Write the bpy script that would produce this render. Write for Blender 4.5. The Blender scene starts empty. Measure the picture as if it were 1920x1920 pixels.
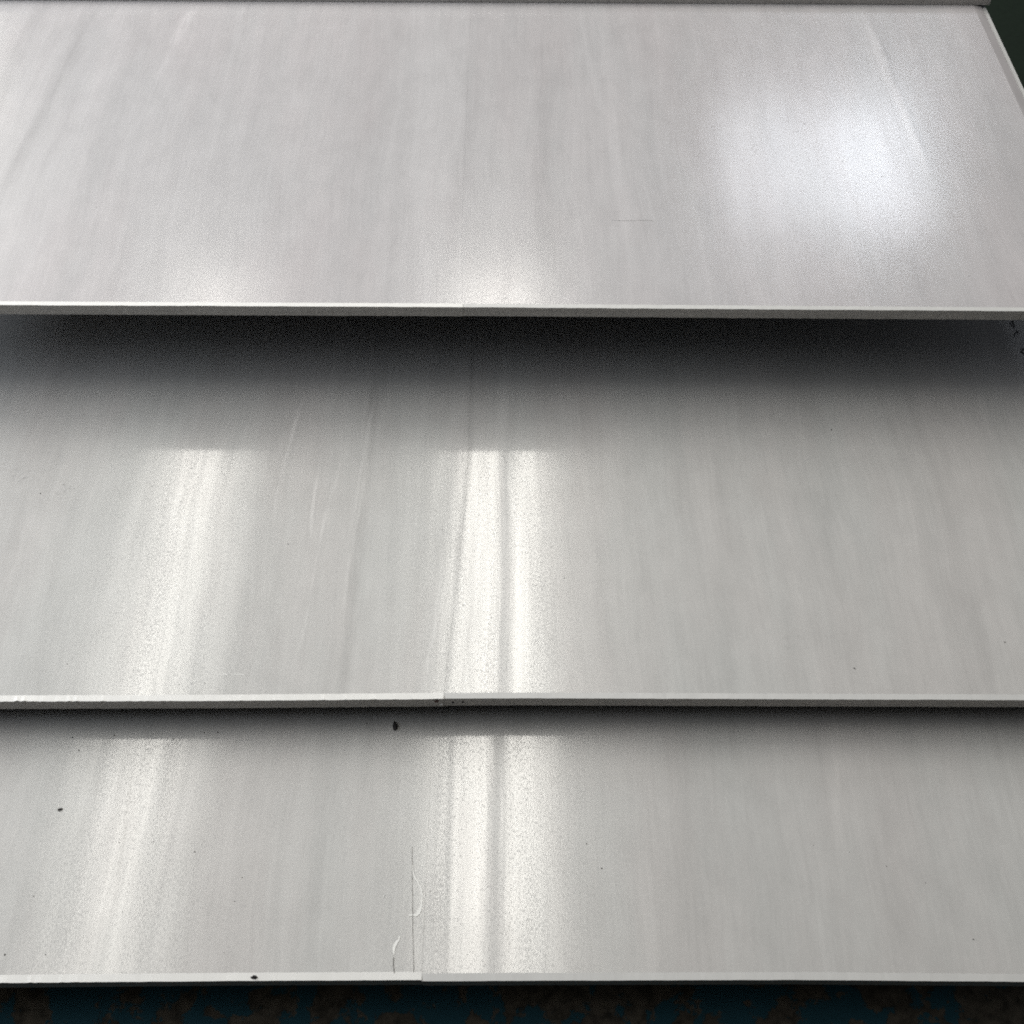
import bpy, math, random
from mathutils import Vector

random.seed(7)
scene = bpy.context.scene
C = scene.collection

# ------------------------------------------------------------------ camera
ZB = 0.175                       # top of the lowest slab above the floor
ZC = ZB + 1.054                  # camera height
Z_TOP, Z_MID, Z_BOT = ZC - 0.86, ZC - 1.0, ZC - 1.054
PITCH = math.radians(56)
cam = bpy.data.cameras.new('camera')
cam.sensor_width = 36; cam.lens = 36
cam.clip_start = 0.01; cam.clip_end = 100
camo = bpy.data.objects.new('camera', cam); C.objects.link(camo)
camo.location = (0, 0, ZC); camo.rotation_euler = (math.radians(90) - PITCH, 0, 0)
scene.camera = camo

# ------------------------------------------------------------------ world and lamps
w = bpy.data.worlds.new('World'); scene.world = w; w.use_nodes = True
bg = w.node_tree.nodes['Background']
bg.inputs[0].default_value = (0.80, 0.86, 1.0, 1); bg.inputs[1].default_value = 0.003

CEIL = Z_MID + 4.0

def strip_lamp(name, x0, x1, y0, y1, radiance, col, z=CEIL):
    l = bpy.data.lights.new(name, 'AREA'); l.shape = 'RECTANGLE'
    l.size = x1 - x0; l.size_y = y1 - y0
    l.energy = radiance * math.pi * l.size * l.size_y
    l.color = col
    o = bpy.data.objects.new(name, l); C.objects.link(o)
    o.location = ((x0 + x1) / 2, (y0 + y1) / 2, z)
    return o

WARM = (1.0, 0.967, 0.890); COOL = (0.86, 0.92, 1.0)
# roof lights running away from the camera: (x from, x to, radiance); dim rims and near ends added to soften glow and shadow
for x0, x1, rad in ((-0.32, 0.14, 13.0), (-2.03, -1.78, 11.5)):
    for y0, y1, f in ((1.1, 5.0, 1.0), (0.8, 1.1, 0.8), (0.5, 0.8, 0.6), (0.1, 0.5, 0.4), (-0.5, 0.1, 0.24), (-1.6, -0.5, 0.12)):
        strip_lamp('roof_and_fill_light', x0, x1, y0, y1, rad * f, WARM)
for x0, x1, rad in ((-0.45, -0.32, 4.0), (0.14, 0.27, 4.0), (-2.25, -2.03, 4.0), (-1.78, -1.55, 4.0)):
    strip_lamp('roof_and_fill_light', x0, x1, 0.6, 5.0, rad, WARM)
strip_lamp('roof_and_fill_light', -5.7, -4.9, 2.5, 9.0, 38.0, WARM)  # added fill strip out of view, lengthens the soft shadow forward
strip_lamp('skylight', 1.5, 2.35, 5.55, 6.85, 6.0, COOL)
strip_lamp('skylight', 2.35, 2.95, 5.5, 6.85, 10.5, COOL)

def side_window(x, y0, y1, z0, z1, radiance, col):
    l = bpy.data.lights.new('side_window', 'AREA'); l.shape = 'RECTANGLE'
    l.size = z1 - z0; l.size_y = y1 - y0
    l.energy = radiance * math.pi * l.size * l.size_y; l.color = col
    o = bpy.data.objects.new('side_window', l); C.objects.link(o)
    o.location = (x, (y0 + y1) / 2, (z0 + z1) / 2)
    o.rotation_euler = (0, math.radians(90 if x > 0 else -90), 0)     # faces the stack
side_window(-2.1, 0.0, 2.4, Z_MID + 0.65, Z_MID + 2.0, 4.2, (0.84, 0.91, 1.0))
side_window(2.6, 0.6, 3.2, Z_MID + 0.25, Z_MID + 2.4, 0.40, (0.84, 0.90, 1.0))

vs = scene.view_settings
vs.view_transform = 'Standard'; vs.look = 'None'; vs.gamma = 1.0
vs.exposure = -0.26
vs.use_curve_mapping = False
scene.render.engine = 'CYCLES'
scene.cycles.use_adaptive_sampling = False
scene.cycles.filter_width = 1.9
scene.cycles.use_denoising = False        # keep the fine pores and a camera-like grain

# ------------------------------------------------------------------ pixel -> point on a horizontal plane
def at(u, v, z):
    s = (u - 960) / 1920.0; t = (v - 960) / 1920.0
    dy = math.cos(PITCH) - math.sin(PITCH) * t
    dz = -math.sin(PITCH) - math.cos(PITCH) * t
    k = (z - ZC) / dz
    return Vector((s * k, dy * k, z))

def interp(pts, x):
    if x <= pts[0][0]:
        a, b = pts[0], pts[1]
    elif x >= pts[-1][0]:
        a, b = pts[-2], pts[-1]
    else:
        for a, b in zip(pts, pts[1:]):
            if a[0] <= x <= b[0]: break
    return a[1] + (b[1] - a[1]) * (x - a[0]) / (b[0] - a[0])

# ------------------------------------------------------------------ node helpers
class NT:
    def __init__(s, name):
        s.m = bpy.data.materials.new(name); s.m.use_nodes = True
        s.t = s.m.node_tree; s.n = s.t.nodes; s.l = s.t.links
        s.b = s.n['Principled BSDF']
    def new(s, kind, **kw):
        x = s.n.new(kind)
        for k, v in kw.items(): setattr(x, k, v)
        return x
    def put(s, sock, v):
        if hasattr(v, 'is_output'): s.l.new(v, sock)
        else: sock.default_value = v
    def math(s, op, a, b=0.0, c=0.0, clamp=False):
        x = s.new('ShaderNodeMath', operation=op, use_clamp=clamp)
        s.put(x.inputs[0], a); s.put(x.inputs[1], b); s.put(x.inputs[2], c)
        return x.outputs[0]
    def ramp(s, v, lo, hi, a=0.0, b=1.0, smooth=True):
        x = s.new('ShaderNodeMapRange', interpolation_type='SMOOTHSTEP' if smooth else 'LINEAR')
        s.put(x.inputs[0], v); s.put(x.inputs[1], lo); s.put(x.inputs[2], hi)
        s.put(x.inputs[3], a); s.put(x.inputs[4], b)
        return x.outputs[0]
    def coords(s, scale=(1, 1, 1), loc=(0, 0, 0), rot=0.0, src=None):
        if not hasattr(s, 'tc'): s.tc = s.new('ShaderNodeTexCoord')
        x = s.new('ShaderNodeMapping'); s.l.new(src if src is not None else s.tc.outputs['Object'], x.inputs[0])
        x.inputs['Location'].default_value = loc; x.inputs['Scale'].default_value = scale
        x.inputs['Rotation'].default_value = (0, 0, rot)
        return x.outputs[0]
    def noise(s, vec, scale=1.0, detail=4.0, rough=0.55, dist=0.0):
        x = s.new('ShaderNodeTexNoise'); s.l.new(vec, x.inputs['Vector'])
        x.inputs['Scale'].default_value = scale; x.inputs['Detail'].default_value = detail
        x.inputs['Roughness'].default_value = rough; x.inputs['Distortion'].default_value = dist
        return x.outputs[0]
    def mix(s, f, a, b):
        x = s.new('ShaderNodeMix', data_type='RGBA')
        s.put(x.inputs[0], f); s.put(x.inputs[6], a); s.put(x.inputs[7], b)
        return x.outputs[2]
    def bump(s, h, strength, dist, prev=None):
        x = s.new('ShaderNodeBump'); s.put(x.inputs['Height'], h)
        x.inputs['Strength'].default_value = strength; x.inputs['Distance'].default_value = dist
        if prev is not None: s.l.new(prev, x.inputs['Normal'])
        return x.outputs[0]

def marble(name, seed, veins, smudges=(), rough=0.26, bright=1.0, coat=1.0, coat_rough=0.08, pore=0.65, dull=(), tint=(1, 1, 1)):
    """polished streaky marble; veins: (pixel a, pixel b turned to x,y) with width and tone"""
    t = NT(name); off = (seed * 3.7, seed * 5.1, seed)
    t.coords()
    sep = t.new('ShaderNodeSeparateXYZ'); t.l.new(t.tc.outputs['Object'], sep.inputs[0])
    X, Y = sep.outputs[0], sep.outputs[1]
    w1 = t.math('SUBTRACT', t.noise(t.coords((2.5, 2.2, 1), off), 1, 3, 0.5), 0.5)
    w2 = t.math('SUBTRACT', t.noise(t.coords((14, 9, 1), off), 1, 3, 0.55), 0.5)
    cmb = t.new('ShaderNodeCombineXYZ')
    t.put(cmb.inputs[0], t.math('MULTIPLY_ADD', w2, 0.005, t.math('MULTIPLY_ADD', w1, 0.05, X)))
    t.put(cmb.inputs[1], Y)
    W = cmb.outputs[0]
    cloud = t.noise(t.coords((2.2, 1.1, 1), off), 1, 4, 0.5, 0.3)
    streak = t.noise(t.coords((11, 0.7, 1), off, 0.05, W), 1, 6, 0.6, 0.4)
    streak2 = t.noise(t.coords((40, 1.8, 1), off, 0.03, W), 1, 6, 0.62, 0.3)
    fine = t.noise(t.coords((250, 9, 1), off, 0.04, W), 1, 4, 0.65, 0.2)
    grain = t.noise(t.coords((420, 300, 1), off), 1, 3, 0.7)
    mott = t.noise(t.coords((34, 18, 1), off), 1, 5, 0.65, 0.3)
    v = t.math('MULTIPLY_ADD', t.math('SUBTRACT', streak, 0.5), 0.23, 1.0)
    v = t.math('MULTIPLY_ADD', t.math('SUBTRACT', streak2, 0.5), 0.17, v)
    v = t.math('MULTIPLY_ADD', t.math('SUBTRACT', cloud, 0.5), 0.14, v)
    v = t.math('MULTIPLY_ADD', t.math('SUBTRACT', mott, 0.5), 0.24, v)
    v = t.math('MULTIPLY_ADD', t.math('SUBTRACT', fine, 0.5), 0.17, v)
    v = t.math('MULTIPLY_ADD', t.math('SUBTRACT', grain, 0.5), 0.12, v)
    wob = t.math('SUBTRACT', t.noise(t.coords((5, 4, 1), off), 1, 5, 0.6), 0.5)
    brk = t.noise(t.coords((60, 7, 1), off), 1, 4, 0.65)
    for (a, b, wid, tone, wb, soft) in veins:
        sl = (b[0] - a[0]) / (b[1] - a[1])
        c = t.math('MULTIPLY_ADD', Y, sl, a[0] - sl * a[1])
        c = t.math('MULTIPLY_ADD', wob, wb, c)
        d = t.math('SUBTRACT', X, c)
        y0, y1 = min(a[1], b[1]), max(a[1], b[1])
        if soft == 'edge':        # sharp on one side, fading on the other
            m = t.math('MULTIPLY', t.ramp(d, -wid * 0.25, wid * 0.2), t.ramp(d, 0.0, wid, 1.0, 0.0))
        else:
            m = t.ramp(t.math('ABSOLUTE', d), wid * 0.15, wid, 1.0, 0.0)
            m = t.math('MULTIPLY', m, t.ramp(brk, 0.30, 0.62))
        e = (y1 - y0) * 0.18
        m = t.math('MULTIPLY', m, t.math('MULTIPLY', t.ramp(Y, y0 - e, y0 + e), t.ramp(Y, y1 - e, y1 + e, 1.0, 0.0)))
        v = t.math('MULTIPLY_ADD', m, tone, v)
    for (cx, cy, r, tone) in smudges:
        q = t.math('SQRT', t.math('ADD', t.math('POWER', t.math('SUBTRACT', X, cx), 2.0), t.math('POWER', t.math('SUBTRACT', Y, cy), 2.0)))
        n = t.ramp(t.noise(t.coords((170, 170, 1), (cx * 9, cy * 7, 1)), 1, 4, 0.6), 0.50, 0.68)
        v = t.math('MULTIPLY_ADD', t.math('MULTIPLY', t.ramp(q, r * 0.3, r, 1.0, 0.0), n), tone, v)
    lost = None                 # bands the polishing head missed: paler and without gloss
    for (a, b, wid, amt) in dull:
        sl = (b[0] - a[0]) / (b[1] - a[1])
        d = t.math('ABSOLUTE', t.math('SUBTRACT', X, t.math('MULTIPLY_ADD', wob, 0.004, t.math('MULTIPLY_ADD', Y, sl, a[0] - sl * a[1]))))
        m = t.math('MULTIPLY', t.ramp(t.math('MULTIPLY_ADD', t.math('SUBTRACT', fine, 0.5), wid * 0.9, d), wid * 0.0, wid * 0.95, 1.0, 0.0), amt)
        lost = m if lost is None else t.math('MAXIMUM', lost, m)
    if lost is not None: v = t.math('MULTIPLY_ADD', lost, 0.035, v)
    hue = t.noise(t.coords((6, 1.5, 1), (off[1], off[0], 3)), 1, 4, 0.6)
    base = t.mix(t.ramp(hue, 0.35, 0.65), tuple(c * k for c, k in zip((0.550, 0.551, 0.544), tint)) + (1,), tuple(c * k for c, k in zip((0.565, 0.552, 0.545), tint)) + (1,))
    # open pores: elongated unpolished pits that only tell inside a reflection
    pit = t.noise(t.coords((1000, 260, 1), off, 0.03), 1, 2, 0.6)
    zone = t.noise(t.coords((38, 3, 1), (off[0], 2, 1)), 1, 4, 0.6)
    pits = t.ramp(t.math('MULTIPLY_ADD', t.math('SUBTRACT', zone, 0.5), 0.40, pit), 0.53, 0.62)
    v = t.math('MULTIPLY_ADD', pits, -0.09 * pore, v)
    sc = t.new('ShaderNodeVectorMath', operation='SCALE'); t.l.new(base, sc.inputs[0])
    t.put(sc.inputs['Scale'], t.math('MULTIPLY', v, bright))
    t.l.new(sc.outputs[0], t.b.inputs['Base Color'])
    spec = t.math('MULTIPLY_ADD', pits, -0.4 * pore, 0.5)
    if lost is not None: spec = t.math('MULTIPLY', spec, t.math('MULTIPLY_ADD', lost, -0.7, 1.0))
    t.put(t.b.inputs['Specular IOR Level'], spec)
    r = t.math('MULTIPLY_ADD', t.math('SUBTRACT', streak2, 0.5), 0.10, rough)
    t.put(t.b.inputs['Roughness'], r)
    lap = t.noise(t.coords((520, 190, 1), off, 0.02), 1, 3, 0.6)
    wave = t.noise(t.coords((9, 1.0, 1), off), 1, 2, 0.5)
    nb = t.bump(wave, 1.0, 0.00010)
    t.l.new(nb, t.b.inputs['Normal'])
    nc = t.bump(lap, 1.0, 0.00002, nb)
    if coat:
        pol = t.noise(t.coords((75, 2.4, 1), (off[1], 4, 2), 0.02, W), 1, 6, 0.65, 0.2)
        cw = t.math('MULTIPLY', t.math('MULTIPLY_ADD', pits, -coat * pore, coat), t.ramp(pol, 0.33, 0.62, 0.6 if coat_rough < 0.1 else 0.88, 1.0))
        if lost is not None: cw = t.math('MULTIPLY', cw, t.math('SUBTRACT', 1.0, lost))
        t.put(t.b.inputs['Coat Weight'], cw)
        t.put(t.b.inputs['Coat Roughness'], t.math('MULTIPLY_ADD', t.math('SUBTRACT', fine, 0.5), 0.04, coat_rough))
        t.l.new(nc, t.b.inputs['Coat Normal'])
    return t.m

def sawn(name, col=(0.46, 0.44, 0.415)):
    t = NT(name)
    a = t.noise(t.coords((9, 9, 260)), 1, 4, 0.6)
    b = t.noise(t.coords((60, 60, 60)), 1, 5, 0.65)
    c = t.noise(t.coords((500, 500, 500)), 1, 2, 0.6)
    v = t.math('MULTIPLY_ADD', t.math('SUBTRACT', a, 0.5), 0.5, 1.0)
    v = t.math('MULTIPLY_ADD', t.math('SUBTRACT', b, 0.5), 0.35, v)
    v = t.math('MULTIPLY_ADD', t.ramp(c, 0.66, 0.74), 0.5, v)
    sc = t.new('ShaderNodeVectorMath', operation='SCALE'); sc.inputs[0].default_value = col
    t.put(sc.inputs['Scale'], v); t.l.new(sc.outputs[0], t.b.inputs['Base Color'])
    t.b.inputs['Roughness'].default_value = 0.6
    t.l.new(t.bump(a, 0.5, 0.0003, t.bump(b, 0.4, 0.0003)), t.b.inputs['Normal'])
    return t.m

def honed(name, rough=0.3, col=(0.60, 0.595, 0.585)):
    t = NT(name)
    a = t.noise(t.coords((40, 6, 6)), 1, 5, 0.6)
    v = t.math('MULTIPLY_ADD', t.math('SUBTRACT', a, 0.5), 0.12, 1.0)
    sc = t.new('ShaderNodeVectorMath', operation='SCALE'); sc.inputs[0].default_value = col
    t.put(sc.inputs['Scale'], v); t.l.new(sc.outputs[0], t.b.inputs['Base Color'])
    t.b.inputs['Roughness'].default_value = rough
    b = t.noise(t.coords((30, 900, 900)), 1, 2, 0.5)
    t.l.new(t.bump(b, 0.3, 0.00008), t.b.inputs['Normal'])
    return t.m

def plain(name, col, rough=0.6, var=0.3, scale=300):
    t = NT(name)
    a = t.noise(t.coords((scale,) * 3), 1, 4, 0.6)
    v = t.math('MULTIPLY_ADD', t.math('SUBTRACT', a, 0.5), var * 2, 1.0)
    sc = t.new('ShaderNodeVectorMath', operation='SCALE'); sc.inputs[0].default_value = col
    t.put(sc.inputs['Scale'], v); t.l.new(sc.outputs[0], t.b.inputs['Base Color'])
    t.b.inputs['Roughness'].default_value = rough
    return t.m

# ------------------------------------------------------------------ object helpers
def mesh_obj(name, verts, faces, mats, parent=None, midx=None):
    me = bpy.data.meshes.new(name)
    me.from_pydata([tuple(v) for v in verts], [], faces)
    for m in mats: me.materials.append(m)
    if midx:
        for p, i in zip(me.polygons, midx): p.material_index = i
    me.update()
    o = bpy.data.objects.new(name, me); C.objects.link(o)
    if parent: o.parent = parent
    return o

def thing(name, loc, label, cat, group=None):
    o = bpy.data.objects.new(name, None); C.objects.link(o)
    o.location = loc; o['label'] = label; o['category'] = cat; o['kind'] = 'thing'
    if group: o['group'] = group
    return o

def tag(o, label, cat, group=None):
    o['label'] = label; o['category'] = cat
    if group: o['group'] = group
    return o

# ------------------------------------------------------------------ floor
def floor_material():
    t = NT('worn_painted_concrete')
    big = t.noise(t.coords((16, 16, 1), (3.1, 7.7, 0)), 1, 7, 0.62, 0.25)
    mid = t.noise(t.coords((70, 70, 1)), 1, 6, 0.65)
    fine = t.noise(t.coords((600, 600, 1)), 1, 3, 0.7)
    worn = t.ramp(t.math('MULTIPLY_ADD', t.math('SUBTRACT', mid, 0.5), 0.22, big), 0.475, 0.505)
    paint = t.mix(mid, (0.028, 0.100, 0.135, 1), (0.045, 0.150, 0.200, 1))
    dirt = t.mix(t.ramp(mid, 0.3, 0.7), (0.060, 0.055, 0.045, 1), (0.190, 0.165, 0.130, 1))
    col = t.mix(worn, paint, dirt)
    green = t.noise(t.coords((1.2, 1.2, 1), (5, 2, 0)), 1, 2, 0.5)
    fleck = t.ramp(fine, 0.70, 0.76)
    col = t.mix(fleck, col, (0.09, 0.08, 0.06, 1))
    sepn = t.new('ShaderNodeSeparateXYZ'); t.l.new(t.tc.outputs['Object'], sepn.inputs[0])
    # the walkway beside the stack is painted green
    lane = t.ramp(t.math('MULTIPLY_ADD', t.math('SUBTRACT', big, 0.5), 0.03, sepn.outputs[0]), 0.70, 0.71)
    col = t.mix(lane, col, t.mix(mid, (0.004, 0.010, 0.006, 1), (0.011, 0.020, 0.013, 1)))
    t.l.new(col, t.b.inputs['Base Color'])
    t.b.inputs['Roughness'].default_value = 0.8
    t.b.inputs['Specular IOR Level'].default_value = 0.2
    t.l.new(t.bump(worn, 0.6, -0.0008, t.bump(mid, 0.5, 0.001)), t.b.inputs['Normal'])
    return t.m

fl = mesh_obj('floor', [(-6, -6, 0), (6, -6, 0), (6, 8, 0), (-6, 8, 0)], [(0, 1, 2, 3)], [floor_material()])
fl['kind'] = 'structure'

# ------------------------------------------------------------------ slabs
SAWN = sawn('sawn_stone_edge')
SAWN_DARK = sawn('sawn_stone_edge_dark', (0.27, 0.235, 0.225))  # darker, browner copy of the sawn edge for the lowest slab
UNDER = sawn('raw_underside_shade_dark', (0.13, 0.125, 0.12))  # raw underside, colour darkened further to deepen the shade in the gaps
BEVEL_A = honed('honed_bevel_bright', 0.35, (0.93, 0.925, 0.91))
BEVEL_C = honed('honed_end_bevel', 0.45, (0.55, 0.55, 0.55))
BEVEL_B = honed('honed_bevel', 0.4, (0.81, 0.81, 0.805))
RESIN = plain('grey_resin_glue', (0.30, 0.29, 0.27), 0.4, 0.15)
CRACK = plain('dirt_filled_crack', (0.17, 0.165, 0.16), 0.7, 0.4, 900)
CHIP = plain('fresh_marble_break', (0.92, 0.92, 0.90), 0.8, 0.08, 900)
INK = plain('black_marker_ink', (0.006, 0.006, 0.009), 0.5, 0.2)
GRIT = plain('dark_grit', (0.035, 0.032, 0.034), 0.8, 0.6, 900)
WOOD = plain('rough_sawn_timber', (0.22, 0.15, 0.09), 0.8, 0.35, 40)

XL, XR = -0.875, 0.7225

def vein_px(z, base, lst):
    out = []
    for (u0, v0, u1, v1, wpx, tone, wb, soft) in lst:
        a, b = at(u0, v0, z), at(u1, v1, z)
        k = (at(u0 + 1, v0, z) - a).length
        out.append(((a.x, a.y), (b.x, b.y), wpx * k, tone, wb, soft))
    return out

def build_piece(parent, name, z, xa, xb, seam, side, front, yb, bw, bv, h, mats, dz=0.0, chips=(), end_bevel=0.0, left_bevel=0.0):
    """one glued piece of a slab: side -1 = ends at the seam on its right, +1 = starts at the seam."""
    base = parent.location
    ys = [0.0, 0.012, 0.05, 0.12, 0.2, 0.3, 0.42, 0.56, 0.7, 0.85, 1.0]
    n = 210
    us = [i / n for i in range(n + 1)]
    rng = random.Random(name + str(z) + str(side))
    verts = []; rows = 4 + len(ys) - 1
    def colx(u, y):
        s = interp(seam, y)
        if side < 0: return xa + (s - 0.00004 - xa) * u
        return s + 0.00004 + (xb - s - 0.00004) * u
    if end_bevel and side > 0:
        ue = 1 - end_bevel / (xb - interp(seam, 0.9)); us = sorted(us + [ue])
    walk = 0.0
    for u in us:
        x0 = colx(u, interp(front, colx(u, 0.5)))
        yf = interp(front, x0)
        x0 = colx(u, yf)
        drop = 0.0
        if end_bevel and side > 0 and x0 > xb - end_bevel - 1e-5:
            drop = (x0 - (xb - end_bevel)) / end_bevel * 0.0045
        walk = walk * 0.7 + rng.gauss(0, 0.00006)
        j = walk
        for (ca, cb, amp) in chips:
            if ca < x0 < cb and rng.random() < 0.45: j += abs(rng.gauss(0, amp))
        zt = z + dz - drop
        col = []
        for f in reversed(ys[1:]):                                # underside, back to front
            y = yf + (yb - yf) * f
            col.append((colx(u, y), y, zt - bv - h))
        col.append((x0, yf - bw + rng.gauss(0, 0.00008), zt - bv - h + rng.gauss(0, 0.00012)))   # underside, front
        col.append((x0, yf - bw + j * 0.6, zt - bv + j))          # top of the sawn face
        k = rng.gauss(0, 0.00010)
        for q, f in enumerate(ys):
            y = yf + (yb - yf) * f + (k if q == 0 else 0)
            xx = colx(u, y)
            if end_bevel and side > 0 and abs(u - us[-2]) < 1e-9: xx = xb - end_bevel
            col.append((xx, y, zt))
        verts += [(a - base.x, b - base.y, c - base.z) for a, b, c in col]
    nu = len(ys) - 1                 # underside rows, then front-bottom, bevel-bottom, then the top rows
    R = nu + 2 + len(ys)
    faces, mi = [], []
    for i in range(len(us) - 1):
        for r in range(R):
            r2 = (r + 1) % R
            faces.append((i * R + r, i * R + r2, (i + 1) * R + r2, (i + 1) * R + r))
            m = 3 if r < nu else 1 if r == nu else 2 if r == nu + 1 else 1 if r == R - 1 else 0
            if end_bevel and side > 0 and i == len(us) - 2 and m == 0: m = 4
            mi.append(m)
    for i, flip in ((0, True), (len(us) - 1, False)):      # end faces as matching strips
        for q in range(nu):
            lo0, lo1 = nu - q, nu - q - 1
            hi0, hi1 = nu + 2 + q, nu + 3 + q
            f = [lo1, lo0, nu + 1, hi0, hi1] if q == 0 else [lo1, lo0, hi0, hi1]
            f = [i * R + k for k in f]
            faces.append(tuple(reversed(f)) if flip else tuple(f)); mi.append(1)
    o = mesh_obj(name, verts, [tuple(reversed(f)) for f in faces], mats, parent, mi)
    return o

def ribbon(parent, name, pix, z, widths, mat, lift=0.00015, thick=0.00012):
    """thin raised line following pixel points on a slab top; widths in photo pixels"""
    base = parent.location
    P = [at(u, v, z) for u, v in pix]
    k = (at(pix[0][0] + 1, pix[0][1], z) - P[0]).length
    verts, faces = [], []
    n = len(P)
    for i, p in enumerate(P):
        a = P[max(0, i - 1)]; b = P[min(n - 1, i + 1)]
        d = (b - a); d.z = 0; d.normalize()
        nn = Vector((-d.y, d.x, 0)); ww = widths[i] * k / 2
        for s, zz in ((1, lift), (1, lift + thick), (-1, lift + thick), (-1, lift)):
            q = p + nn * ww * s; verts.append((q.x - base.x, q.y - base.y, z + zz - base.z - 0.0))
    for i in range(n - 1):
        for r in range(4):
            r2 = (r + 1) % 4
            faces.append((i * 4 + r, (i + 1) * 4 + r, (i + 1) * 4 + r2, i * 4 + r2))
    faces.append((0, 1, 2, 3)); faces.append(tuple((n - 1) * 4 + r for r in (3, 2, 1, 0)))
    return mesh_obj(name, verts, faces, [mat], parent)

def smooth_path(pix, n=5, jit=0.0, seed=1):
    rng = random.Random(seed); out = []
    for i in range(len(pix) - 1):
        p0 = pix[max(0, i - 1)]; p1 = pix[i]; p2 = pix[i + 1]; p3 = pix[min(len(pix) - 1, i + 2)]
        for k in range(n):
            t = k / n
            f = lambda a, b, c, d: 0.5 * (2 * b + (c - a) * t + (2 * a - 5 * b + 4 * c - d) * t * t + (3 * b - a - 3 * c + d) * t ** 3)
            out.append((f(p0[0], p1[0], p2[0], p3[0]) + rng.uniform(-jit, jit), f(p0[1], p1[1], p2[1], p3[1]) + rng.uniform(-jit, jit)))
    out.append(pix[-1]); return out

def specks(parent, name, pix, z, mat, seed):
    """dust specks lying on a slab: small flattened lumps joined in one part"""
    rng = random.Random(seed); base = parent.location; verts, faces = [], []
    for (u, v, s) in pix:
        c = at(u, v, z); k = (at(u + 1, v, z) - c).length
        a0 = rng.uniform(0, 6.28); el = rng.uniform(0.5, 1.0); n = 6
        st = len(verts)
        for q in range(n):
            a = q / n * 6.283; r = s * k * rng.uniform(0.30, 0.50)
            x, y = r * math.cos(a), r * el * math.sin(a)
            verts.append((c.x + x * math.cos(a0) - y * math.sin(a0) - base.x, c.y + x * math.sin(a0) + y * math.cos(a0) - base.y, z - base.z + 0.00008))
        verts.append((c.x - base.x, c.y - base.y, z - base.z + s * k * 0.35))
        for q in range(n): faces.append((st + q, st + (q + 1) % n, st + n))
        faces.append(tuple(st + q for q in reversed(range(n))))
    o = mesh_obj(name, verts, faces, [mat], parent); o['kind'] = 'stuff'
    return o

def edge_line(z, pts): return [(lambda p: (p.x, p.y))(at(u, v, z)) for u, v in pts]
def seam_line(z, pts): return sorted([(lambda p: (p.y, p.x))(at(u, v, z)) for u, v in pts])

# ---- upper long slab
top = thing('marble_slab', (0, 1.3, Z_TOP - 0.016), 'polished white marble slab over the widest dark gap, thin and square ended', 'marble slab', 'stepped stack of marble slabs')
veins = vein_px(Z_TOP, top, [
    (165, 20, 0, 350, 46, -0.13, 0.02, 'edge'), (60, 20, -60, 250, 60, -0.07, 0.02, 'edge'),
    (360, 15, 300, 140, 15, 0.17, 0.03, 'soft'), (250, 60, 120, 420, 60, -0.05, 0.03, 'edge'),
    (792, 20, 762, 560, 120, 0.06, 0.012, 'edge'), (1015, 150, 1012, 570, 20, -0.06, 0.012, 'soft'),
    (1010, 60, 1008, 560, 70, -0.06, 0.012, 'edge'),
    (1085, 20, 1150, 300, 10, 0.06, 0.02, 'soft'), (1130, 60, 1170, 420, 14, 0.06, 0.03, 'soft'),
    (1640, 40, 1745, 320, 10, -0.14, 0.015, 'soft'), (1630, 40, 1735, 320, 15, 0.19, 0.025, 'soft'),
    (1780, 300, 1850, 560, 16, 0.05, 0.02, 'soft'), (1815, 60, 1905, 420, 60, -0.05, 0.02, 'edge'),
    (880, 60, 872, 540, 10, -0.05, 0.01, 'soft')])
for i, v in enumerate(veins):
    veins[i] = ((v[0][0], v[0][1] - 1.3), (v[1][0], v[1][1] - 1.3)) + v[2:]
def dull_px(z, y0, lst):
    o = []
    for u0, v0, u1, v1, wpx, amt in lst:
        a, b = at(u0, v0, z), at(u1, v1, z)
        o.append(((a.x, a.y - y0), (b.x, b.y - y0), wpx * (at(u0 + 1, v0, z) - a).length, amt))
    return o
def smu(z, y0, lst):
    o = []
    for u, v, r, tone in lst:
        p = at(u, v, z); k = (at(u + 1, v, z) - p).length; o.append((p.x, p.y - y0, r * k, tone))
    return o
M_TOP = marble('polished_marble', 1.0, veins, smu(Z_TOP, 1.3, [(1034, 413, 9, -0.25), (1640, 330, 80, -0.10), (1900, 545, 25, -0.15), (1510, 235, 20, -0.15)]), coat_rough=0.15, pore=0.5, tint=(0.998, 0.980, 1.02))
seam = seam_line(Z_TOP, [(868, 570), (865, 450), (873, 250), (883, 10)])
front = edge_line(Z_TOP, [(0, 565), (866, 569), (1920, 576.5)])
build_piece(top, 'stone_piece', Z_TOP, XL, None, seam, -1, front, 1.80, 0.0052, 0.0008, 0.0150, [M_TOP, SAWN, BEVEL_A, UNDER], dz=0.00004)
build_piece(top, 'stone_piece', Z_TOP, None, XR, seam, 1, front, 1.80, 0.0046, 0.0014, 0.0144, [M_TOP, SAWN, BEVEL_B, UNDER, BEVEL_C], end_bevel=0.021)
ribbon(top, 'scratch', smooth_path([(1148, 413), (1180, 414), (1205, 413), (1226, 414)], 4, 0.3), Z_TOP, [0.4, 0.7, .3, .5] * 3 + [0.3], plain('grey_scuff', (0.47, 0.46, 0.46), 0.6))

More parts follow.
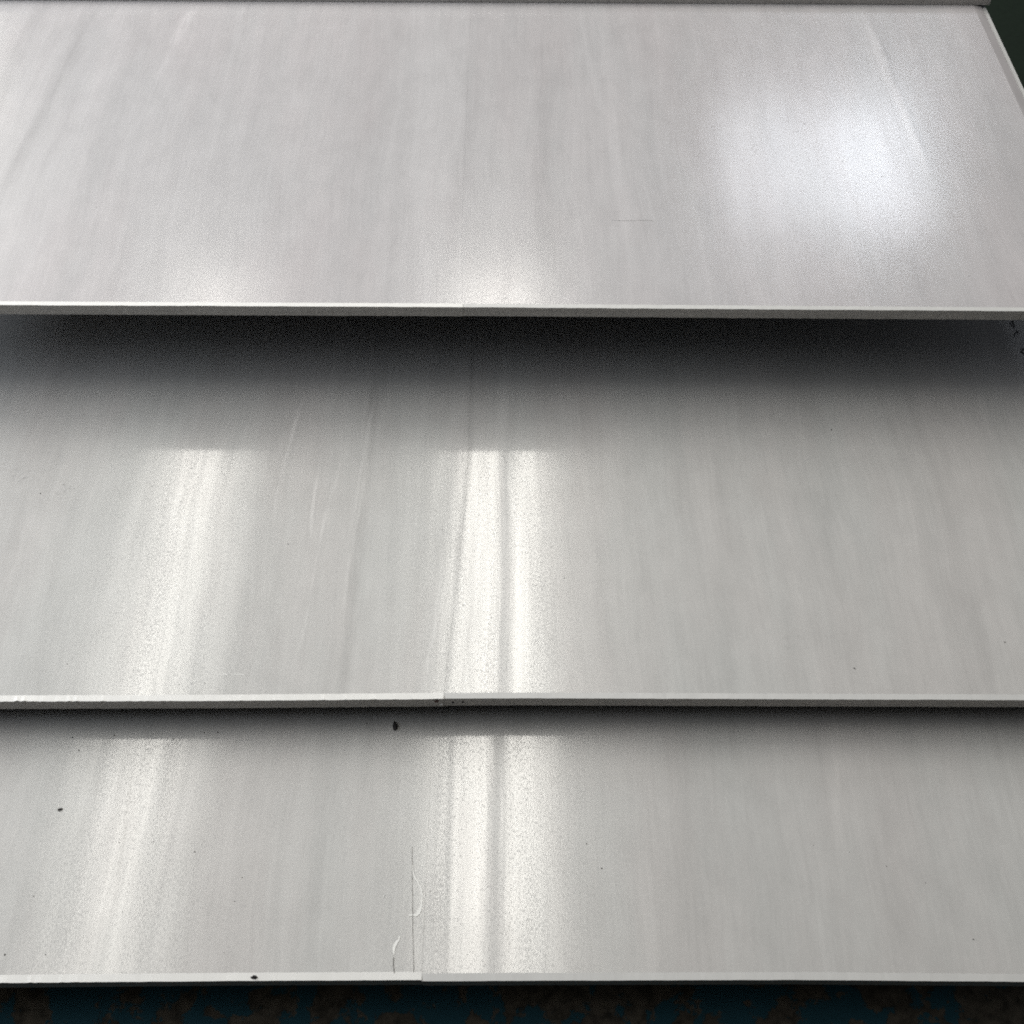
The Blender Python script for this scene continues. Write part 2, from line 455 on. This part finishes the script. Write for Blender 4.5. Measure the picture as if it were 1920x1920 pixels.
# ---- the slab lying on its far end
far = thing('marble_slab', (0, 1.7, Z_TOP + 0.0004), 'marble slab of which only a grey sawn edge shows, lying on another slab', 'marble slab', 'stepped stack of marble slabs')
front = edge_line(Z_TOP, [(0, 1), (1000, 5.5), (1853, 10)])
front4 = [(x, y + 0.004) for x, y in front]
seam4 = [(1.3, -0.06), (1.9, -0.06)]
M_FAR = marble('polished_marble_far', 4.0, [])
build_piece(far, 'stone_piece', Z_TOP + 0.0204, XL, None, seam4, -1, front4, 1.95, 0.004, 0.003, 0.017, [M_FAR, SAWN, BEVEL_B, UNDER])
build_piece(far, 'stone_piece', Z_TOP + 0.0204, None, XR + 0.003, seam4, 1, front4, 1.95, 0.004, 0.003, 0.017, [M_FAR, SAWN, BEVEL_B, UNDER])

# ---- middle slab
mid = thing('marble_slab', (0, 1.1, Z_MID - 0.022), 'marble slab marked with black marker pen and deeply shaded by the slab above', 'marble slab', 'stepped stack of marble slabs')
veins = vein_px(Z_MID, mid, [
    (715, 640, 645, 1295, 18, -0.14, 0.02, 'soft'), (700, 760, 662, 1000, 6, 0.19, 0.022, 'soft'), (690, 880, 640, 1180, 5, 0.19, 0.025, 'soft'),
    (560, 760, 520, 960, 6, 0.17, 0.03, 'soft'), (640, 880, 560, 1200, 5, 0.17, 0.03, 'soft'), (600, 900, 590, 1000, 5, 0.17, 0.03, 'soft'),
    (860, 980, 790, 1295, 5, 0.10, 0.015, 'soft'), (845, 1000, 770, 1295, 12, 0.06, 0.015, 'soft'), (830, 1050, 800, 1290, 4, 0.10, 0.015, 'soft'),
    (878, 860, 834, 1296, 7, -0.09, 0.006, 'soft'), (886, 660, 880, 880, 8, -0.12, 0.004, 'soft'), (882, 1150, 866, 1296, 4, -0.12, 0.006, 'soft'),
    (960, 620, 955, 860, 14, -0.06, 0.006, 'soft'),
    (1160, 860, 1180, 1290, 40, -0.05, 0.02, 'edge'), (1330, 860, 1350, 1290, 70, -0.05, 0.03, 'edge'), (1540, 860, 1560, 1290, 40, -0.04, 0.03, 'edge'),
    (1790, 880, 1880, 1290, 12, 0.06, 0.02, 'soft'), (1760, 880, 1850, 1290, 50, -0.06, 0.02, 'edge'),
    (345, 880, 262, 1295, 9, 0.06, 0.01, 'soft'), (700, 980, 690, 1290, 90, 0.04, 0.02, 'edge')])
for i, v in enumerate(veins):
    veins[i] = ((v[0][0], v[0][1] - 1.1), (v[1][0], v[1][1] - 1.1)) + v[2:]
M_MID = marble('polished_marble_shaded_slab', 2.0, veins, smu(Z_MID, 1.1, [(40, 892, 30, -0.28), (122, 916, 26, -0.28), (310, 955, 18, -0.2), (1100, 1040, 30, -0.14), (820, 1000, 40, -0.12), (1490, 1210, 34, -0.10)]), dull=dull_px(Z_MID, 1.1, [(950, 600, 945, 1300, 22, 0.8), (878, 860, 836, 1296, 11, 0.45), (830, 1000, 790, 1300, 26, 0.5)]))
seam = seam_line(Z_MID, [(832, 1300), (850, 1150), (868, 1000), (878, 870), (884, 700), (886, 590)])
front = edge_line(Z_MID, [(0, 1304), (420, 1302.5), (831, 1299)])
build_piece(mid, 'stone_piece', Z_MID, XL - 0.02, None, seam, -1, front, 1.80, 0.0066, 0.0010, 0.0192, [M_MID, SAWN, BEVEL_A, UNDER], dz=0.00008, chips=[(-0.6, -0.35, 0.0004), (-0.3, -0.05, 0.0002)])
front = edge_line(Z_MID, [(832, 1299), (1000, 1298.5), (1500, 1300.5), (1920, 1302)])
build_piece(mid, 'stone_piece', Z_MID, None, XR, seam, 1, front, 1.80, 0.0057, 0.0017, 0.0185, [M_MID, SAWN, BEVEL_B, UNDER])
for n_, (u0, u1) in enumerate([(172, 192), (203, 207), (374, 380), (396, 428), (438, 460)]):
    ribbon(mid, 'scratch', [(u0, 1264.3), ((u0 + u1) / 2, 1264.8), (u1, 1264.5)], Z_MID, [0.7, 1.3, 0.8], CHIP)
q = lambda pts: [(1840 + x / 13.71, 560 + y / 13.71) for x, y in pts]
for pts, wd in ((q([(852, 748), (800, 695), (743, 640), (775, 600), (802, 570), (812, 610), (826, 665), (850, 728)]), 2.0),
                (q([(838, 945), (870, 905), (915, 850), (930, 880), (940, 915)]), 2.3), (q([(900, 795), (908, 825), (914, 855)]), 1.1), (q([(852, 948), (866, 968), (880, 972)]), 1.2),
                (q([(1070, 1275), (1040, 1310), (1020, 1350), (1050, 1395), (1095, 1432), (1150, 1440), (1170, 1400), (1120, 1345), (1085, 1330), (1068, 1280)]), 2.2),
                (q([(1110, 1395), (1085, 1385), (1078, 1370)]), 1.3)):
    sp_ = smooth_path(pts, 4, 0.08, len(pts))
    rg = random.Random(len(pts)); ribbon(mid, 'marker_stroke', sp_, Z_MID, [wd * rg.uniform(1.0, 1.5) for _ in sp_], INK)

# knocks on the sawn face beside the joint
def knock(parent, u, v, w_px, h_px, yoff, mat, seed):
    rng = random.Random(seed)
    fr = edge_line(Z_MID, [(832, 1299), (1920, 1302)]); k = (at(u + 1, 1299, Z_MID) - at(u, 1299, Z_MID)).length
    x = at(u, 1311, Z_MID).x; y = interp(fr, x) - yoff; zz = Z_MID - 0.002 - (v - 1310.5) / 13.5 * 0.0198
    n = 9; ring = []
    for q_ in range(n):
        a = q_ / n * 6.283; r = rng.uniform(0.6, 1.15)
        ring.append((x + w_px * k / 2 * r * math.cos(a), y, zz + h_px / 13.5 * 0.0198 / 2 * r * math.sin(a)))
    ring = [(a - parent.location.x, b - parent.location.y, c - parent.location.z) for a, b, c in ring]
    cen = (x - parent.location.x, y - 0.0006 - parent.location.y, zz - parent.location.z)
    faces = [(q_, (q_ + 1) % n, n) for q_ in range(n)] + [tuple(reversed(range(n)))]
    return mesh_obj('chip', ring + [cen], faces, [mat], parent)
RUST = plain('rust_brown_stain', (0.10, 0.05, 0.04), 0.8, 0.5, 700)
knock(mid, 818, 1313, 11, 5, 0.0074, RUST, 1); knock(mid, 826, 1318, 5, 5, 0.0074, CHIP, 2)
knock(mid, 848, 1317, 8, 2.5, 0.0064, GRIT, 3); knock(mid, 867, 1315.5, 5, 4, 0.0064, GRIT, 4)

# ---- lowest slab
bot = thing('marble_slab', (0, 1.0, Z_BOT - 0.026), 'cracked and chipped marble slab closest to the blue floor', 'marble slab', 'stepped stack of marble slabs')
veins = vein_px(Z_BOT, bot, [
    (640, 1340, 600, 1820, 120, 0.05, 0.02, 'edge'), (690, 1340, 660, 1820, 60, -0.04, 0.02, 'edge'),
    (760, 1400, 745, 1600, 6, 0.10, 0.015, 'soft'), (800, 1400, 780, 1820, 30, 0.05, 0.02, 'soft'), (380, 1380, 300, 1820, 60, -0.04, 0.02, 'edge'),
    (965, 1380, 950, 1820, 7, -0.14, 0.012, 'soft'), (250, 1440, 215, 1700, 5, -0.16, 0.03, 'soft'),
    (1080, 1380, 1090, 1820, 60, -0.05, 0.02, 'edge'), (1250, 1380, 1280, 1820, 90, -0.04, 0.03, 'edge'), (1560, 1350, 1590, 1820, 10, 0.05, 0.03, 'soft'), (1640, 1380, 1690, 1800, 50, -0.04, 0.03, 'edge'),
    (1830, 1340, 1910, 1640, 20, 0.07, 0.03, 'soft'), (1850, 1340, 1920, 1560, 40, -0.07, 0.03, 'soft')])
for i, v in enumerate(veins):
    veins[i] = ((v[0][0], v[0][1] - 1.0), (v[1][0], v[1][1] - 1.0)) + v[2:]
M_BOT = marble('polished_marble_cracked_slab', 3.0, veins, smu(Z_BOT, 1.0, [(240, 1490, 30, -0.25), (1100, 1580, 24, -0.14), (660, 1560, 20, -0.08)]), dull=dull_px(Z_BOT, 1.0, [(936, 1330, 924, 1826, 26, 0.8), (848, 1340, 834, 1826, 12, 0.5)]))
seam = seam_line(Z_BOT, [(791, 1824), (801, 1600), (813, 1340)])
front = edge_line(Z_BOT, [(0, 1828), (420, 1824), (600, 1823), (790, 1822.5)])
build_piece(bot, 'stone_piece', Z_BOT, XL + 0.01, None, seam, -1, front, 1.80, 0.0070, 0.0011, 0.0249, [M_BOT, SAWN_DARK, BEVEL_A, UNDER], dz=0.00015, chips=[(-0.6, -0.38, 0.0003)])
front = edge_line(Z_BOT, [(791, 1825), (1000, 1824), (1500, 1822.5), (1920, 1826)])
build_piece(bot, 'stone_piece', Z_BOT, None, XR + 0.01, seam, 1, front, 1.80, 0.0066, 0.0020, 0.0240, [M_BOT, SAWN_DARK, BEVEL_B, UNDER])
z3 = Z_BOT + 0.0003
pth = smooth_path([(773, 1588), (772.5, 1640), (773.5, 1700), (774, 1760), (775.5, 1823)], 8, 0.5, 3)
ribbon(bot, 'crack', pth, z3, [random.uniform(0.5, 1.0) for _ in pth], CRACK)
pth = smooth_path([(738, 1795), (737.5, 1808), (739, 1824)], 6, 0.5, 4)
ribbon(bot, 'crack', pth, z3, [random.uniform(0.9, 2.0) for _ in pth], CRACK)
pth = smooth_path([(773.5, 1622), (775, 1638), (782, 1652), (788.5, 1664), (791.5, 1678), (790.5, 1694), (786.5, 1708), (781, 1715.5), (773, 1715.5), (766, 1716.5)], 5, 0.3, 5)
wd = [0.6, 0.7, .8, .9, 1.0, 1.2, 1.2, 1.3, 1.5, 1.2, 1.0, 1.2, 1.4, 1.3, 1.2, 1.3, 1.5, 1.6, 1.4, 1.3, 1.2, 1.0, 1.2, 1.4, 1.6, 1.7, 2.0, 2.4, 2.8, 3.2, 3.4, 3.8, 4.0, 3.6, 3.2, 2.8, 2.4, 1.8, 1.6, 1.4, 1.5, 1.6, 2.0, 1.6, 1.4, 1.8]
ribbon(bot, 'chip', pth, z3, [1.7 * k for k in (wd + [1.2] * 60)[:len(pth)]], CHIP)
pth = smooth_path([(749.5, 1755), (748, 1762), (742, 1769), (738.5, 1779), (738.5, 1790)], 5, 0.35, 6)
ribbon(bot, 'chip', pth, z3, [1.3 * k for k in [1.4, 1.8, 2.2, 1.6, 1.8, 2.2, 2.6, 3, 3.4, 3.6, 4, 4.4, 4.4, 4.2, 4, 3.6, 3, 2.6, 2.2, 1.6, 1.0]][:len(pth)], CHIP)

# dust specks
def scatter(u0, u1, v0, v1, n, seed, smin=1.2, smax=2.6):
    r = random.Random(seed); return [(r.uniform(u0, u1), r.uniform(v0, v1), smin + (smax - smin) * r.random() ** 3) for _ in range(n)]
specks(top, 'dust_specks', [(446, 498, 2.6), (349, 303, 2), (354, 315, 2), (181, 389, 2.4), (1797, 270, 2.4), (1335, 237, 2), (1817, 518, 2.2), (1508, 232, 3), (1496, 246, 2.6), (1579, 302, 2), (1653, 331, 3), (1745, 285, 2.6), (1580, 303, 2.4)] + scatter(20, 1800, 40, 555, 6, 1, 1.0, 1.8), Z_TOP, GRIT, 11)
specks(mid, 'dust_specks', [(510, 789, 2.6), (877, 724, 3), (1559, 806, 3), (76, 925, 3.4), (309, 952, 3), (126, 1245, 3), (384, 1281, 2.6), (1602, 1253, 4.5), (1884, 1204, 4), (1058, 1084, 3), (540, 1020, 2.4), (336, 1284, 2.4)] + scatter(20, 1900, 800, 1290, 10, 2, 1.0, 2.0), Z_MID + 0.0002, GRIT, 12)
specks(bot, 'dust_specks', [(136, 1383, 4), (214, 1379, 4.5), (325, 1386, 3), (148, 1407, 3.4), (383, 1374, 3), (408, 1373, 4), (223, 1580, 3), (288, 1578, 2.6), (365, 1597, 4), (63, 1680, 2.6), (9, 1790, 5), (85, 1790, 3.4), (454, 1645, 3), (420, 1786, 2.4), (440, 1690, 2.6), (688, 1357, 3), (1825, 1761, 4.2), (1662, 1624, 2.6), (1735, 1655, 2.6), (1100, 1582, 3.4), (1128, 1628, 3.6)] + scatter(20, 1900, 1400, 1815, 12, 3, 1.0, 2.0), Z_BOT + 0.0003, GRIT, 13)
specks(bot, 'white_chips', [(77, 1338, 4), (117, 1339, 3), (740, 1654, 2.6), (720, 1681, 4), (722, 1678, 2.6), (806, 1670, 3)], Z_BOT + 0.0003, CHIP, 14)

# ------------------------------------------------------------------ loose grit
def lump(name, u, v, z, sx, sy, hgt, label, seed, ang=0.0):
    rng = random.Random(seed); c = at(u, v, z); k = (at(u + 1, v, z) - c).length
    verts, faces = [], []
    N = 10
    rings = [(1.0, 0.0), (1.05, 0.35), (0.8, 0.75), (0.35, 1.0)]
    for f, hz in rings:
        for q_ in range(N):
            a = q_ / N * 6.283; r = f * rng.uniform(0.5, 1.3)
            x, y = sx * k / 2 * r * math.cos(a), sy * k / 2 * r * math.sin(a)
            verts.append((x * math.cos(ang) - y * math.sin(ang), x * math.sin(ang) + y * math.cos(ang), hz * hgt * rng.uniform(0.7, 1.2) if hz else 0.0))
    for i in range(len(rings) - 1):
        for q_ in range(N):
            q2 = (q_ + 1) % N; faces.append((i * N + q_, i * N + q2, (i + 1) * N + q2, (i + 1) * N + q_))
    faces.append(tuple((len(rings) - 1) * N + q_ for q_ in range(N))); faces.append(tuple(reversed(range(N))))
    o = mesh_obj(name, verts, faces, [GRIT]); o.location = (c.x, c.y, z + 0.0003)
    return tag(o, label, 'grit')
lump('grit_crumb', 113, 1518, Z_BOT, 8, 5, 0.0015, 'single dark crumb of grit alone on the cracked slab', 1, 0.3)
lump('grit_clump', 741, 1363, Z_BOT, 9, 17, 0.003, 'ragged black clump of grit in the shade below the marker-penned slab', 2, 0.1)
lump('grit_clump', 477, 1833, Z_BOT - 0.003, 13, 8, 0.004, 'dark dirt clump sitting on the bright front rim of the cracked slab', 3)

# ------------------------------------------------------------------ timber bearers under the slabs (deep in the shade)
def bearer(x, y0, y1, z0, z1, label, wd=0.07):
    v = [(sx * wd / 2, sy * (y1 - y0) / 2, sz * (z1 - z0)) for sz in (0, 1) for sy in (-1, 1) for sx in (-1, 1)]
    b = 0.004
    prof = [(-wd / 2 + b, 0), (wd / 2 - b, 0), (wd / 2, b), (wd / 2, z1 - z0 - b), (wd / 2 - b, z1 - z0), (-wd / 2 + b, z1 - z0), (-wd / 2, z1 - z0 - b), (-wd / 2, b)]
    verts = [(px, s * (y1 - y0) / 2, pz) for s in (-1, 1) for px, pz in prof]; n = len(prof)
    faces = [(i, (i + 1) % n, n + (i + 1) % n, n + i) for i in range(n)] + [tuple(reversed(range(n))), tuple(range(n, 2 * n))]
    o = mesh_obj('timber_bearer', verts, faces, [WOOD]); o.location = (x, (y0 + y1) / 2, z0)
    return tag(o, label, 'timber bearer', 'timber bearers between the slabs')
for x in (-0.5, 0.0, 0.5):
    bearer(x, 1.22, 1.78, Z_MID + 0.0003, Z_TOP - 0.0161, 'timber bearer hidden deep in the gap under the thin upper slab')
    bearer(x, 0.85, 1.78, Z_BOT + 0.0003, Z_MID - 0.0222, 'thin timber bearer hidden under the marker-penned slab')
    bearer(x, 0.45, 1.78, 0.0, Z_BOT - 0.0262, 'tall timber bearer standing on the floor under the cracked slab', 0.1)
